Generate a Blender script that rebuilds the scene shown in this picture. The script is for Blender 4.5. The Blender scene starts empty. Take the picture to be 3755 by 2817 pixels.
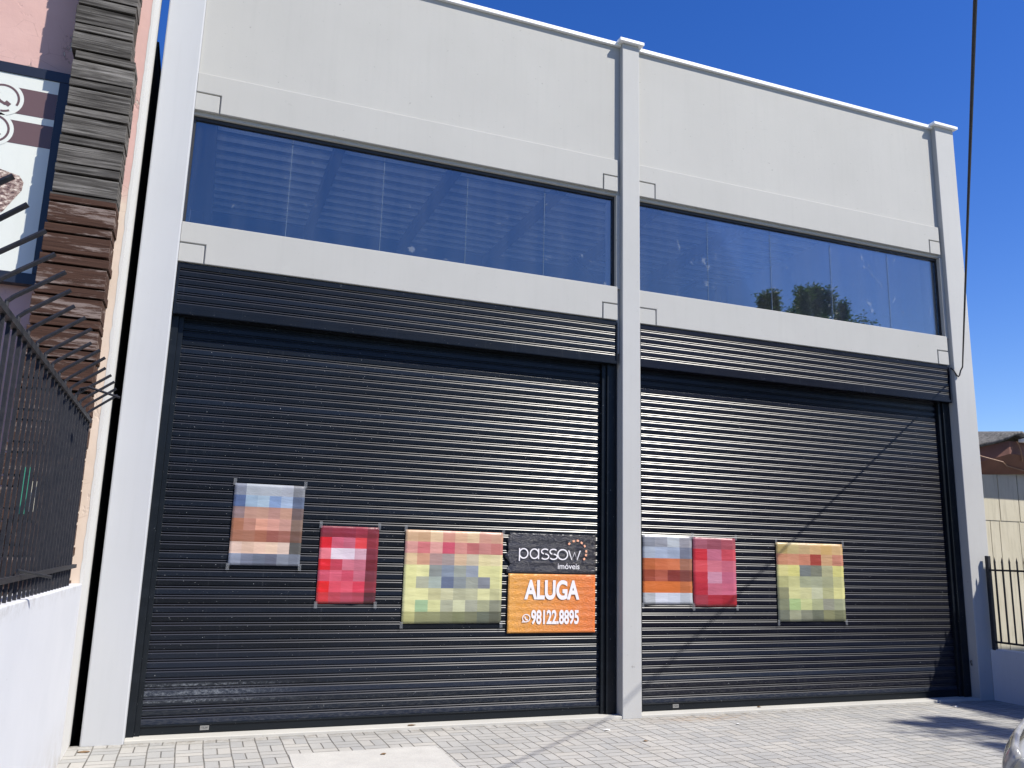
import bpy, bmesh, math, random
from mathutils import Vector, Matrix, noise
R = math.radians
random.seed(7)
S = bpy.context.scene
COL = S.collection

# ---------------------------------------------------------------- camera
cam_d = bpy.data.cameras.new("camera"); cam = bpy.data.objects.new("camera", cam_d); COL.objects.link(cam)
cam_d.sensor_width = 36; cam_d.lens = 29.03; cam_d.clip_start = 0.05; cam_d.clip_end = 3000
fw = Vector((0.34404725, 0.91810696, 0.19675135)); rt = Vector((0.93421731, -0.35573018, 0.02634519)); up = Vector((-0.0941781, -0.17474452, 0.9800994))
cam.matrix_world = Matrix(((rt.x, up.x, -fw.x, 0), (rt.y, up.y, -fw.y, -7.6295), (rt.z, up.z, -fw.z, 1.6), (0, 0, 0, 1)))
S.camera = cam
# ---------------------------------------------------------------- sky, sun, exposure
SUNV = Vector((1.0, -1.0, 1.68)).normalized()          # towards the sun
W = bpy.data.worlds.new("World"); S.world = W; W.use_nodes = True
nt = W.node_tree; nt.nodes.clear()
sky = nt.nodes.new("ShaderNodeTexSky"); sky.sky_type = 'NISHITA'; sky.sun_disc = False
sky.sun_elevation = math.asin(SUNV.z); sky.sun_rotation = math.atan2(SUNV.x, SUNV.y)
sky.air_density = 1.0; sky.dust_density = 0.25; sky.ozone_density = 2.6; sky.altitude = 200
bg = nt.nodes.new("ShaderNodeBackground"); bg.inputs[1].default_value = 0.103
hsv = nt.nodes.new("ShaderNodeHueSaturation"); hsv.inputs['Saturation'].default_value = 1.36; hsv.inputs['Value'].default_value = 1.12; hsv.inputs['Hue'].default_value = 0.520
ow = nt.nodes.new("ShaderNodeOutputWorld")
nt.links.new(sky.outputs[0], hsv.inputs['Color']); nt.links.new(hsv.outputs[0], bg.inputs[0]); nt.links.new(bg.outputs[0], ow.inputs[0])
sd = bpy.data.lights.new("sun", 'SUN'); sd.energy = 4.9; sd.angle = R(0.7); sd.color = (1.0, 0.95, 0.865)
so = bpy.data.objects.new("sun", sd); COL.objects.link(so); so.location = (20, -20, 32)
so.rotation_euler = SUNV.to_track_quat('Z', 'Y').to_euler()
S.view_settings.view_transform = 'Standard'; S.view_settings.look = 'None'; S.view_settings.gamma = 1
S.view_settings.exposure = 0.56

# ---------------------------------------------------------------- materials
def srgb(r, g, b):
    f = lambda c: (c/255/12.92) if c/255 <= 0.04045 else ((c/255+0.055)/1.055)**2.4
    return (f(r), f(g), f(b), 1)
class M:
    """small node builder round one Principled BSDF"""
    def __init__(s, name, col=(.5, .5, .5), rough=.7, metal=0, spec=.5, coat=0):
        s.m = bpy.data.materials.new(name); s.m.use_nodes = True; s.t = s.m.node_tree
        s.b = s.t.nodes['Principled BSDF']; s.out = s.t.nodes['Material Output']
        s.b.inputs['Base Color'].default_value = (*col[:3], 1); s.b.inputs['Roughness'].default_value = rough
        s.b.inputs['Metallic'].default_value = metal; s.b.inputs['Specular IOR Level'].default_value = spec
        s.b.inputs['Coat Weight'].default_value = coat; s.b.inputs['Coat Roughness'].default_value = .1
        s.c = None; s.h = None
        s.co = s.t.nodes.new('ShaderNodeTexCoord').outputs['Object']
    def n(s, typ, **kw):
        x = s.t.nodes.new(typ)
        for k, v in kw.items():
            if k[0] == '_': x.inputs[k[1:].replace('_', ' ')].default_value = v
            else: setattr(x, k, v)
        return x
    def l(s, a, b): s.t.links.new(a, b)
    def map(s, scale=(1, 1, 1), rot=(0, 0, 0), loc=(0, 0, 0)):
        m = s.n('ShaderNodeMapping'); m.inputs['Scale'].default_value = scale; m.inputs['Rotation'].default_value = rot; m.inputs['Location'].default_value = loc
        s.l(s.co, m.inputs[0]); return m.outputs[0]
    def noise(s, scale, vec=None, detail=6, rough=.6, dist=0):
        x = s.n('ShaderNodeTexNoise', _Scale=scale, _Detail=detail, _Roughness=rough, _Distortion=dist)
        s.l(vec or s.co, x.inputs['Vector']); return x.outputs['Fac']
    def ramp(s, fac, pts, interp='LINEAR'):
        x = s.n('ShaderNodeValToRGB'); e = x.color_ramp; e.interpolation = interp
        while len(e.elements) < len(pts): e.elements.new(.5)
        for el, (p, c) in zip(e.elements, pts):
            el.position = p; el.color = (c, c, c, 1) if not hasattr(c, '__len__') else (*c[:3], 1)
        s.l(fac, x.inputs[0]); return x.outputs[0]
    def math(s, op, a, b=None, c=None):
        x = s.n('ShaderNodeMath', operation=op)
        for i, v in enumerate((a, b, c)):
            if v is None: continue
            if isinstance(v, (int, float)): x.inputs[i].default_value = v
            else: s.l(v, x.inputs[i])
        return x.outputs[0]
    def mix(s, fac, a, b, mode='MIX'):
        x = s.n('ShaderNodeMixRGB', blend_type=mode)
        for i, v in enumerate((fac, a, b)):
            if isinstance(v, (int, float)): x.inputs[i].default_value = v
            elif isinstance(v, tuple): x.inputs[i].default_value = (*v[:3], 1)
            else: s.l(v, x.inputs[i])
        return x.outputs[0]
    def color(s, c): s.l(c, s.b.inputs['Base Color']); s.c = c; return s
    def rough(s, c): s.l(c, s.b.inputs['Roughness']); return s
    def bump(s, h, strength=.3, dist=.01, nrm=None):
        x = s.n('ShaderNodeBump', _Strength=strength, _Distance=dist); s.l(h, x.inputs['Height'])
        if nrm: s.l(nrm, x.inputs['Normal'])
        s.l(x.outputs[0], s.b.inputs['Normal']); return x.outputs[0]
    def sep(s, v=None):
        x = s.n('ShaderNodeSeparateXYZ'); s.l(v or s.co, x.inputs[0]); return x.outputs

def painted(name, col, var=.05, specks=True, rough=.75, spots=.68):
    m = M(name, col, rough, spec=.3)
    c = Vector(col[:3])
    a = m.ramp(m.noise(.9, detail=5), [(.3, tuple(c*(1-var))), (.7, tuple(c*(1+var*.5)))])
    st = m.noise(3.0, m.map((6, 6, .35)), detail=4)
    a = m.mix(m.ramp(st, [(.5, 0.0), (.75, .15)]), a, tuple(c*.8))
    if specks:
        f = m.ramp(m.noise(26, detail=3, rough=.5), [(spots+.03, 0.0), (spots+.06, .55)])
        a = m.mix(f, a, tuple(c*.55))
        f2 = m.ramp(m.noise(2.6, m.map((1, 1, 3), loc=(7, 2, 3)), detail=9, rough=.75, dist=1.4), [(.67, 0.0), (.69, .3)])
        a = m.mix(f2, a, tuple(c*.72))
    m.color(a)
    h = m.mix(.5, m.noise(180, detail=3), m.noise(14, detail=5))
    m.bump(h, .22, .006)
    return m.m

mat = {}
mat['facade'] = painted('facade_grey_paint', (.42, .417, .393))
mat['pillar'] = painted('pillar_grey_paint', (.44, .44, .425))
mat['corner_pillar'] = painted('corner_pillar_paint', (.435, .447, .462), .03, spots=.72)
m = M('white_boundary_paint', (.57, .585, .61), .8, spec=.25)
x_, y_, z_ = m.sep()
a = m.ramp(m.noise(1.2, detail=5), [(.3, (.54, .555, .585)), (.7, (.59, .60, .625))])
a = m.mix(m.math('MULTIPLY', m.ramp(z_, [(.0, .9), (.12, .45), (.4, 0.0)]), m.ramp(m.noise(7, detail=8, rough=.7), [(.4, .1), (.65, .9)])), a, (.38, .35, .30))
a = m.mix(m.math('MULTIPLY', m.ramp(z_, [(1.22, 0.0), (1.29, .8)]) if False else m.ramp(m.math('MULTIPLY', z_, .5), [(.60, 0.0), (.645, .6)]), m.ramp(m.noise(11, detail=8, rough=.75), [(.45, 0.0), (.6, 1.0)])), a, (.34, .33, .31))
a = m.mix(m.ramp(m.noise(30, detail=3), [(.735, 0.0), (.75, .5)]), a, (.3, .3, .3))
m.color(a); m.bump(m.mix(.5, m.noise(120, detail=3), m.noise(6, detail=4)), .25, .008)
mat['white_wall'] = m.m
mat['shade_wall'] = painted('shade_blue_boundary_paint', (.52, .55, .60), .05)  # blue of the shade put into the wall colour
mat['cream'] = painted('threshold_cement', (.47, .46, .42), .12)
mat['coping'] = M('coping_sheet_metal', (.85, .86, .86), .35, 0, .5).m
mat['interior'] = painted('interior_plaster', (.6, .61, .63), .1)
mat['interior_dark'] = painted('interior_shade_dark', (.12, .13, .15), .1)
mat['deck'] = M('roof_deck_sheet', (.06, .07, .09), .5).m
mat['deck_rib'] = M('roof_deck_rib', (.80, .83, .88), .6).m
mat['steel'] = M('roof_steel', (.05, .055, .07), .5).m
mat['seal'] = M('black_window_seal', (.012, .013, .016), .5).m
mat['chip'] = painted('chipped_plaster', (.38, .37, .35), .3)

# shutter paint: dark navy, glossy; a little different from slat to slat, dust low down
def shutter_mat(name, base, alt, dust=True, rough=.30):
    m = M(name, base, rough, 0, .22)
    x, y, z = m.sep()
    row = m.math('FLOOR', m.math('DIVIDE', z, .075))
    wn = m.n('ShaderNodeTexWhiteNoise', noise_dimensions='1D'); m.l(row, wn.inputs['W'])
    a = m.mix(m.ramp(wn.outputs[0], [(.55, 0.0), (.95, 1.0)]), base, alt)
    a = m.mix(m.ramp(m.noise(1.3, detail=4), [(.4, 0.0), (.75, .4)]), a, tuple(c*1.25 for c in alt[:3]))
    sp = m.ramp(m.noise(95, detail=2, rough=.4), [(.755, 0.0), (.775, .8)])
    a = m.mix(sp, a, (.45, .47, .48))
    if dust:
        lowz = m.ramp(z, [(.45, 1.0), (.75, 0.0)])
        wn2 = m.n('ShaderNodeTexWhiteNoise', noise_dimensions='1D'); m.l(m.math('ADD', row, 77), wn2.inputs['W'])
        a = m.mix(m.math('MULTIPLY', lowz, m.ramp(wn2.outputs[0], [(.45, 0.0), (.55, 1.0)])), a, (.0145, .020, .034))
        rb_ = m.math('MULTIPLY', m.math('MULTIPLY', m.ramp(z, [(.27, 0.0), (.28, 1.0)], 'LINEAR'), m.ramp(z, [(.415, 1.0), (.43, 0.0)])), m.ramp(m.math('DIVIDE', m.math('ADD', x, 1), 4), [(.33, 1.0), (.52, 0.0)]))
        a = m.mix(m.math('MULTIPLY', rb_, m.ramp(m.noise(38, m.map((1, 1, 1.6)), detail=8, rough=.8), [(.47, .05), (.62, .75)])), a, (.20, .22, .25))
        low = m.ramp(z, [(.0, .8), (.16, .4), (.5, 0.0)])
        dn = m.ramp(m.noise(22, m.map((1, 1, 5)), detail=8, rough=.7), [(.45, 0.0), (.7, .5)])
        a = m.mix(m.math('MULTIPLY', low, dn), a, (.20, .2, .19))
        run = m.ramp(m.noise(8, m.map((5, 1, .2)), detail=6), [(.62, 0.0), (.78, .15)])
        a = m.mix(run, a, (.13, .14, .15))
    m.color(a)
    m.rough(m.ramp(m.noise(7, m.map((.6, 1, 3)), detail=5), [(.3, rough-.03), (.7, rough+.06)]))
    m.bump(m.noise(1.5, m.map((.6, 1, 3)), detail=2), .05, .01)
    return m.m
mat['slat_l'] = shutter_mat('shutter_slats_dark_blue', (.0058, .0072, .0098), (.0095, .0135, .022))
mat['slat_r'] = shutter_mat('shutter_slats_dark_violet', (.0052, .0055, .010), (.0075, .0088, .016))
mat['guide'] = shutter_mat('shutter_guide_paint', (.007, .0095, .0125), (.009, .012, .016), False, .34)
mat['slat_edge'] = M('highlight_slat_edge', (.014, .015, .020), .33, 0, .62).m  # lighter, glossier edge colour added to strengthen the slat highlights
mat['plate'] = M('small_metal_plate', (.33, .33, .32), .4, .6).m

# tinted reflective glass, smudged
def glass_mat():
    m = M('tinted_window_glass')
    g = m.n('ShaderNodeBsdfGlossy', _Roughness=.012); g.inputs[0].default_value = (1, .96, .88, 1)
    t = m.n('ShaderNodeBsdfTransparent'); t.inputs[0].default_value = (.68, .74, .82, 1)
    lw = m.n('ShaderNodeLayerWeight', _Blend=.35)
    f = m.math('ADD', m.math('MULTIPLY', lw.outputs['Fresnel'], .42), .125)
    mx = m.n('ShaderNodeMixShader'); m.l(f, mx.inputs[0]); m.l(t.outputs[0], mx.inputs[1]); m.l(g.outputs[0], mx.inputs[2])
    d = m.n('ShaderNodeBsdfDiffuse'); d.inputs[0].default_value = (.6, .64, .66, 1)
    sm = m.ramp(m.noise(2.6, m.map((1.5, 1, 1), loc=(3, 1, 5)), detail=7, rough=.62, dist=2.2), [(.65, 0.0), (.685, .14)])
    film = m.ramp(m.noise(1.2, m.map((5, 1, .25)), detail=5), [(.4, .003), (.8, .03)])
    mx2 = m.n('ShaderNodeMixShader'); m.l(m.math('ADD', sm, film), mx2.inputs[0]); m.l(mx.outputs[0], mx2.inputs[1]); m.l(d.outputs[0], mx2.inputs[2])
    m.l(mx2.outputs[0], m.out.inputs[0]); m.t.nodes.remove(m.b)
    return m.m
mat['glass'] = glass_mat()
mat['glass_edge'] = M('polished_glass_edge', (.17, .22, .28), .3).m

# pavers, basket weave, 10 x 20 cm
def paver_mat():
    m = M('basket_weave_pavers', (.4, .4, .38), .85, spec=.25)
    P = .2025
    x, y, z = m.sep()
    wob = m.math('MULTIPLY', m.math('SUBTRACT', m.noise(1.1, detail=2), .5), .035)
    xs = m.math('ADD', m.math('DIVIDE', m.math('ADD', x, wob), P), -.17 + 40)
    ys = m.math('ADD', m.math('DIVIDE', m.math('ADD', y, wob), P), .5 + 200)
    i = m.math('FLOOR', xs); j = m.math('FLOOR', ys); u = m.math('FRACT', xs); v = m.math('FRACT', ys)
    par = m.math('FLOORED_MODULO', m.math('ADD', i, j), 2)
    mid = m.mix(par, v, u)                       # coordinate across the pair of bricks
    half = m.math('FLOOR', m.math('MULTIPLY', mid, 2))
    edge = lambda a: m.math('MULTIPLY', m.math('MINIMUM', a, m.math('SUBTRACT', 1, a)), P)
    dmid = m.math('MULTIPLY', m.math('ABSOLUTE', m.math('SUBTRACT', mid, .5)), P)
    d = m.math('MINIMUM', m.math('MINIMUM', edge(u), edge(v)), dmid)
    jn = m.math('MULTIPLY', m.math('SUBTRACT', m.noise(40, detail=4), .5), .006)
    d = m.math('ADD', d, jn)
    joint = m.ramp(d, [(.0022, 1.0), (.0058, 0.0)])
    wn = m.n('ShaderNodeTexWhiteNoise', noise_dimensions='3D'); cb = m.n('ShaderNodeCombineXYZ')
    m.l(i, cb.inputs[0]); m.l(j, cb.inputs[1]); m.l(half, cb.inputs[2]); m.l(cb.outputs[0], wn.inputs['Vector'])
    a = m.ramp(wn.outputs[0], [(0, (.35, .35, .34)), (.35, (.395, .39, .37)), (.8, (.415, .405, .38)), (1, (.44, .425, .39))])
    a = m.mix(.35, a, m.ramp(m.noise(1.4, detail=8), [(.35, .62), (.65, 1.0)]), 'MULTIPLY')
    a = m.mix(.5, a, m.ramp(m.noise(60, detail=5, rough=.7), [(.3, .75), (.7, 1.05)]), 'MULTIPLY')
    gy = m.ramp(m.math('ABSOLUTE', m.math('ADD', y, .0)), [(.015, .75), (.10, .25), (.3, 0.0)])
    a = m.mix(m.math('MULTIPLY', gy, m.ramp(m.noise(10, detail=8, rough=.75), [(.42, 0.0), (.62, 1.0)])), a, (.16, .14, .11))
    a = m.mix(m.ramp(m.noise(2.1, m.map(loc=(4, 9, 0)), detail=7, rough=.7), [(.56, 0.0), (.72, .45)]), a, (.24, .225, .20))
    # sandy stain along the threshold of the second shutter
    sx = m.ramp(m.math('ABSOLUTE', m.math('SUBTRACT', x, 4.95)), [(.1, 1.0), (.8, 0.0)]); sy = m.ramp(m.math('ABSOLUTE', m.math('ADD', y, .16)), [(.02, 1.0), (.18, 0.0)])
    sn = m.ramp(m.noise(9, m.map((1, 3, 1)), detail=7, rough=.7), [(.42, 0.0), (.6, .8)])
    a = m.mix(m.math('MULTIPLY', m.math('MULTIPLY', sx, sy), sn), a, (.34, .235, .14))
    a = m.mix(joint, a, m.mix(m.ramp(m.noise(6), [(.4, 0.0), (.6, 1.0)]), (.055, .052, .045), (.15, .14, .12)))
    m.color(a)
    hh = m.mix(m.ramp(d, [(.001, 1.0), (.007, 0.0)]), m.mix(.15, m.ramp(wn.outputs[0], [(0, .55), (1, .75)]), m.noise(90, detail=4)), (0, 0, 0))
    m.bump(hh, .8, .008)
    return m.m
mat['paver'] = paver_mat()
def concrete(name, lo, hi, sc=3, bumpy=.4):
    m = M(name, lo, .9, spec=.2)
    a = m.ramp(m.noise(sc, detail=9, rough=.65), [(.3, lo), (.7, hi)])
    a = m.mix(.45, a, m.ramp(m.noise(120, detail=4), [(.35, .7), (.65, 1.1)]), 'MULTIPLY')
    m.color(a); m.bump(m.mix(.5, m.noise(60, detail=6), m.noise(8)), bumpy, .01)
    return m.m
mat['slab'] = concrete('smooth_cement_patch', (.43, .42, .395), (.50, .49, .455), 5, .25)
mat['asphalt'] = concrete('street_asphalt', (.045, .045, .047), (.07, .07, .068), 2)
mat['kerb'] = concrete('kerb_concrete', (.3, .3, .28), (.4, .39, .37), 4)
mat['soil'] = concrete('dry_ground', (.14, .12, .08), (.22, .2, .13), .6)

# left neighbour
def pink_mat():
    m = M('peeling_pink_plaster', (.6, .3, .25), .85, spec=.2)
    x, y, z = m.sep()
    base = m.ramp(m.noise(1.6, detail=6), [(.3, (.55, .35, .31)), (.7, (.62, .41, .365))])
    # right strip of the wall fades from pink above to cream below: a repaint
    edgew = m.math('ADD', z, m.math('MULTIPLY', m.noise(5, detail=6), .25))
    cream = m.ramp(m.math('DIVIDE', edgew, 10), [(.445, 1.0), (.463, 0.0)])
    right = m.math('GREATER_THAN', x, -.86)
    base = m.mix(m.math('MULTIPLY', cream, right), base, m.ramp(m.noise(2.3), [(.3, (.60, .49, .39)), (.7, (.66, .55, .45))]))
    pn = m.noise(2.4, m.map((1.6, 1, 1)), detail=8, rough=.62, dist=.4)
    peel = m.ramp(pn, [(.645, 0.0), (.652, 1.0)])
    base = m.mix(peel, base, m.ramp(m.noise(9), [(.4, (.50, .44, .37)), (.6, (.62, .56, .48))]))
    rim = m.ramp(pn, [(.632, 0.0), (.645, .6), (.658, 0.0)])
    base = m.mix(rim, base, (.2, .13, .11))
    crn = m.n('ShaderNodeTexVoronoi', feature='DISTANCE_TO_EDGE', _Scale=4.2); m.l(m.map((1, 1, 1.6)), crn.inputs['Vector'])
    cr = m.math('MULTIPLY', m.ramp(crn.outputs[0], [(.0, 1.0), (.012, 0.0)]), m.ramp(m.noise(3), [(.5, 0.0), (.62, .6)]))
    base = m.mix(cr, base, (.22, .14, .12))
    m.color(base)
    m.bump(m.mix(.5, m.noise(5, detail=8), m.ramp(pn, [(.6, 1.0), (.65, 0.3)])), .6, .015)
    return m.m
mat['pink'] = pink_mat()
mat['strip'] = painted('white_limewash_edge', (.58, .575, .55), .06)
mat['dark_side'] = painted('gap_shade_black', (.035, .034, .026), .3, False)  # shade of the narrow gap put into the colour as near black
def wood_mat():
    m = M('weathered_boards', (.2, .2, .2), .85, spec=.15)
    x, y, z = m.sep()
    oi = m.n('ShaderNodeAttribute', attribute_name='plank'); oi.attribute_type = 'GEOMETRY'
    off = m.n('ShaderNodeVectorMath', operation='ADD'); sc = m.n('ShaderNodeVectorMath', operation='SCALE'); sc.inputs['Scale'].default_value = 17.0
    m.l(oi.outputs['Color'], sc.inputs[0]); m.l(m.co, off.inputs[0]); m.l(sc.outputs[0], off.inputs[1])
    mp = m.n('ShaderNodeMapping'); mp.inputs['Scale'].default_value = (.75, 6, 27); m.l(off.outputs[0], mp.inputs[0])
    gr = m.noise(2.2, mp.outputs[0], detail=7, rough=.68, dist=.45)
    mp2 = m.n('ShaderNodeMapping'); mp2.inputs['Scale'].default_value = (1.0, 3, 9); m.l(off.outputs[0], mp2.inputs[0])
    g2 = m.noise(1.6, mp2.outputs[0], detail=4, rough=.5, dist=1.3)
    grey = m.ramp(gr, [(.34, (.032, .029, .026)), (.5, (.125, .116, .104)), (.68, (.29, .275, .252))])
    vary = m.ramp(oi.outputs['Fac'], [(0, .6), (1, 1.15)])
    grey = m.mix(1.0, grey, vary, 'MULTIPLY')
    grey = m.mix(.8, grey, m.ramp(g2, [(.36, .45), (.55, 1.05)]), 'MULTIPLY')
    brown = m.ramp(gr, [(.3, (.034, .017, .012)), (.7, (.085, .045, .031))])
    worn = m.ramp(m.noise(1.5, mp2.outputs[0], detail=9, rough=.75), [(.53, 0.0), (.6, .85)])
    brown = m.mix(worn, brown, (.24, .19, .165))
    isb = m.math('LESS_THAN', z, 4.232)
    a = m.mix(isb, grey, brown)
    kn = m.n('ShaderNodeTexVoronoi', _Scale=2.1); mp3 = m.n('ShaderNodeMapping'); mp3.inputs['Scale'].default_value = (1, .2, 2.2); m.l(off.outputs[0], mp3.inputs[0]); m.l(mp3.outputs[0], kn.inputs['Vector'])
    a = m.mix(m.ramp(kn.outputs['Distance'], [(.035, .85), (.075, 0.0)]), a, (.03, .026, .022))
    ns = m.n('ShaderNodeTexVoronoi', _Scale=9); m.l(m.map((1, .1, 1.3)), ns.inputs['Vector'])
    a = m.mix(m.ramp(ns.outputs['Distance'], [(.03, .9), (.05, 0.0)]), a, (.02, .02, .02))
    m.color(a); m.bump(gr, .7, .006)
    return m.m
mat['wood'] = wood_mat()
mat['sign_frame'] = M('black_sign_frame', (.012, .016, .028), .4).m
mat['sign_white'] = painted('sign_print_cream', (.66, .68, .62), .03, False, .45)
mat['sign_brown'] = M('sign_print_brown', (.12, .07, .07), .45).m
m = M('sign_print_dessert', (.3, .2, .15), .5)
mat['dessert'] = m.color(m.ramp(m.noise(22, m.map((1, 1, 2)), detail=8, rough=.7), [(.4, (.06, .03, .03)), (.5, (.25, .16, .13)), (.62, (.75, .66, .55))])).m
m = M('rusty_black_iron', (.02, .02, .024), .55, .3)
m.color(m.ramp(m.noise(30, detail=6, rough=.7), [(.35, (.014, .016, .022)), (.62, (.03, .03, .034)), (.75, (.075, .045, .032))])); m.bump(m.noise(70), .4, .003)
mat['iron'] = m.m
mat['cable'] = M('black_cable', (.012, .012, .014), .55).m
mat['brown_cable'] = M('brown_cable', (.30, .17, .10), .6).m
mat['green'] = M('green_notice_print', (.03, .28, .17), .5).m
mat['white'] = M('white_print', (.8, .8, .78), .5).m
# right neighbour
def board_mat():
    m = M('beige_cement_boards', (.4, .37, .28), .85, spec=.2)
    a = m.ramp(m.noise(1.3, detail=8), [(.3, (.46, .425, .32)), (.7, (.56, .52, .41))])
    a = m.mix(m.ramp(m.noise(5, m.map((4, 1, .4)), detail=6), [(.5, 0.0), (.75, .5)]), a, (.25, .225, .16))
    a = m.mix(m.ramp(m.noise(28, detail=4), [(.70, 0.0), (.73, .6)]), a, (.15, .12, .08))
    m.color(a); m.bump(m.noise(9), .25, .01); return m.m
mat['board'] = board_mat()
mat['groove'] = M('board_joint', (.05, .045, .035), .9).m
m = M('fascia_red_brown', (.2, .08, .05), .7)
mat['fascia'] = m.color(m.ramp(m.noise(4, detail=6), [(.3, (.15, .062, .042)), (.7, (.21, .09, .06))])).m
m = M('old_roof_tile', (.12, .11, .1), .9)
mat['tile'] = m.color(m.ramp(m.noise(25, detail=7, rough=.7), [(.35, (.035, .033, .032)), (.6, (.15, .145, .14)), (.72, (.3, .29, .28))])).m
# car
m = M('silver_car_paint', (.70, .72, .74), .3, .25, .5, 1.0); mat['car'] = m.m
mat['car_glass'] = M('car_dark_glass', (.01, .012, .014), .06, 0, .8).m
mat['tyre'] = M('tyre_rubber', (.015, .015, .016), .85).m
mat['rim'] = M('alloy_rim', (.45, .46, .47), .3, .9).m
mat['black_plastic'] = M('black_trim', (.02, .02, .022), .5).m
m = M('headlight_lens', (.40, .39, .35), .12, 0, .6, 1); m.color(m.ramp(m.noise(6, detail=5), [(.35, (.13, .125, .11)), (.6, (.42, .41, .37)), (.7, (.62, .6, .55))])); mat['lens'] = m.m
mat['chrome'] = M('reflector_chrome', (.8, .8, .8), .12, 1).m
# tree
m = M('tree_bark', (.1, .07, .05), .9); m.color(m.ramp(m.noise(12, m.map((1, 1, .25)), detail=8), [(.35, (.05, .038, .028)), (.65, (.17, .135, .1))])); m.bump(m.noise(20, m.map((1, 1, .25))), .6, .02); mat['bark'] = m.m
def leaf_mat():
    m = M('green_leaf', (.06, .11, .03), .5, spec=.4)
    ob = m.n('ShaderNodeNewGeometry')
    m.color(m.ramp(ob.outputs['Random Per Island'], [(0, (.025, .055, .012)), (.6, (.06, .12, .025)), (1, (.11, .17, .04))]))
    m.b.inputs['Transmission Weight'].default_value = 0
    tr = m.n('ShaderNodeBsdfTranslucent'); tr.inputs[0].default_value = (.10, .20, .03, 1)
    mx = m.n('ShaderNodeMixShader'); mx.inputs[0].default_value = .3
    m.l(m.b.outputs[0], mx.inputs[1]); m.l(tr.outputs[0], mx.inputs[2]); m.l(mx.outputs[0], m.out.inputs[0]); return m.m
mat['leaf'] = leaf_mat()
mat['dry_leaf'] = M('dry_leaf', (.16, .10, .05), .8).m
mat['paper'] = M('scrap_paper', (.72, .72, .70), .7).m

# ---------------------------------------------------------------- mesh helpers
class MB:
    def __init__(s): s.v = []; s.f = []; s.mi = []
    def add(s, vs, fs, mi=0):
        o = len(s.v); s.v += [tuple(v) for v in vs]; s.f += [tuple(o+i for i in f) for f in fs]; s.mi += [mi]*len(fs); return s
    def box(s, x0, x1, y0, y1, z0, z1, mi=0):
        vs = [(x, y, z) for z in (z0, z1) for y in (y0, y1) for x in (x0, x1)]
        return s.add(vs, [(0, 2, 3, 1), (4, 5, 7, 6), (0, 1, 5, 4), (2, 6, 7, 3), (0, 4, 6, 2), (1, 3, 7, 5)], mi)
    def prism_xz(s, pts, y0, y1, mi=0):          # outline counter-clockwise seen from -y
        n = len(pts); vs = [(x, y0, z) for x, z in pts] + [(x, y1, z) for x, z in pts]
        return s.add(vs, [tuple(range(n)), tuple(range(2*n-1, n-1, -1))] + [(i, i+n, (i+1) % n+n, (i+1) % n) for i in range(n)], mi)
    def prism_yz(s, pts, x0, x1, mi=0):
        n = len(pts); vs = [(x0, y, z) for y, z in pts] + [(x1, y, z) for y, z in pts]
        return s.add(vs, [tuple(range(n-1, -1, -1)), tuple(range(n, 2*n))] + [(i, (i+1) % n, (i+1) % n+n, i+n) for i in range(n)], mi)
    def tube(s, pts, r, n=8, mi=0, cap=True):
        pts = [Vector(p) for p in pts]; rs = r if hasattr(r, '__len__') else [r]*len(pts); o = len(s.v); prev = None
        for k, p in enumerate(pts):
            d = (pts[min(k+1, len(pts)-1)]-pts[max(k-1, 0)]).normalized()
            if prev is None:
                a = d.cross(Vector((0, 0, 1)));
                if a.length < .1: a = d.cross(Vector((1, 0, 0)))
            else: a = prev - d*prev.dot(d)
            a.normalize(); prev = a; b = d.cross(a)
            for i in range(n):
                t = 2*math.pi*i/n; s.v.append(tuple(p+(a*math.cos(t)+b*math.sin(t))*rs[k]))
        for k in range(len(pts)-1):
            for i in range(n):
                j = (i+1) % n; s.f.append((o+k*n+i, o+k*n+j, o+(k+1)*n+j, o+(k+1)*n+i)); s.mi.append(mi)
        if cap:
            s.f.append(tuple(o+i for i in range(n-1, -1, -1))); s.mi.append(mi)
            s.f.append(tuple(o+(len(pts)-1)*n+i for i in range(n))); s.mi.append(mi)
        return s
    def build(s, name, mats, parent=None, bevel=0, smooth=False, seg=2):
        me = bpy.data.meshes.new(name); me.from_pydata(s.v, [], s.f)
        for m_ in (mats if isinstance(mats, (list, tuple)) else [mats]): me.materials.append(m_)
        me.polygons.foreach_set('material_index', s.mi); me.update()
        bm = bmesh.new(); bm.from_mesh(me); bmesh.ops.recalc_face_normals(bm, faces=bm.faces); bm.to_mesh(me); bm.free()
        if smooth: me.polygons.foreach_set('use_smooth', [True]*len(me.polygons))
        o = bpy.data.objects.new(name, me); COL.objects.link(o)
        if parent is not None: o.parent = parent; o.matrix_parent_inverse = Matrix.Translation(-world_loc(parent))
        if bevel:
            b = o.modifiers.new('bevel', 'BEVEL'); b.width = bevel; b.segments = seg; b.limit_method = 'ANGLE'; b.angle_limit = R(40)
        return o
def world_loc(o):
    l = Vector((0, 0, 0))
    while o is not None: l += o.location + o.matrix_parent_inverse.translation if o.parent else o.location; o = o.parent
    return l
def tag(o, label=None, cat=None, group=None, kind=None):
    if label: o['label'] = label
    if cat: o['category'] = cat
    if group: o['group'] = group
    if kind: o['kind'] = kind
    return o
def empty(name, loc, label, cat, group=None):
    o = bpy.data.objects.new(name, None); o.location = loc; o.empty_display_size = .2; COL.objects.link(o); return tag(o, label, cat, group)
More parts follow.
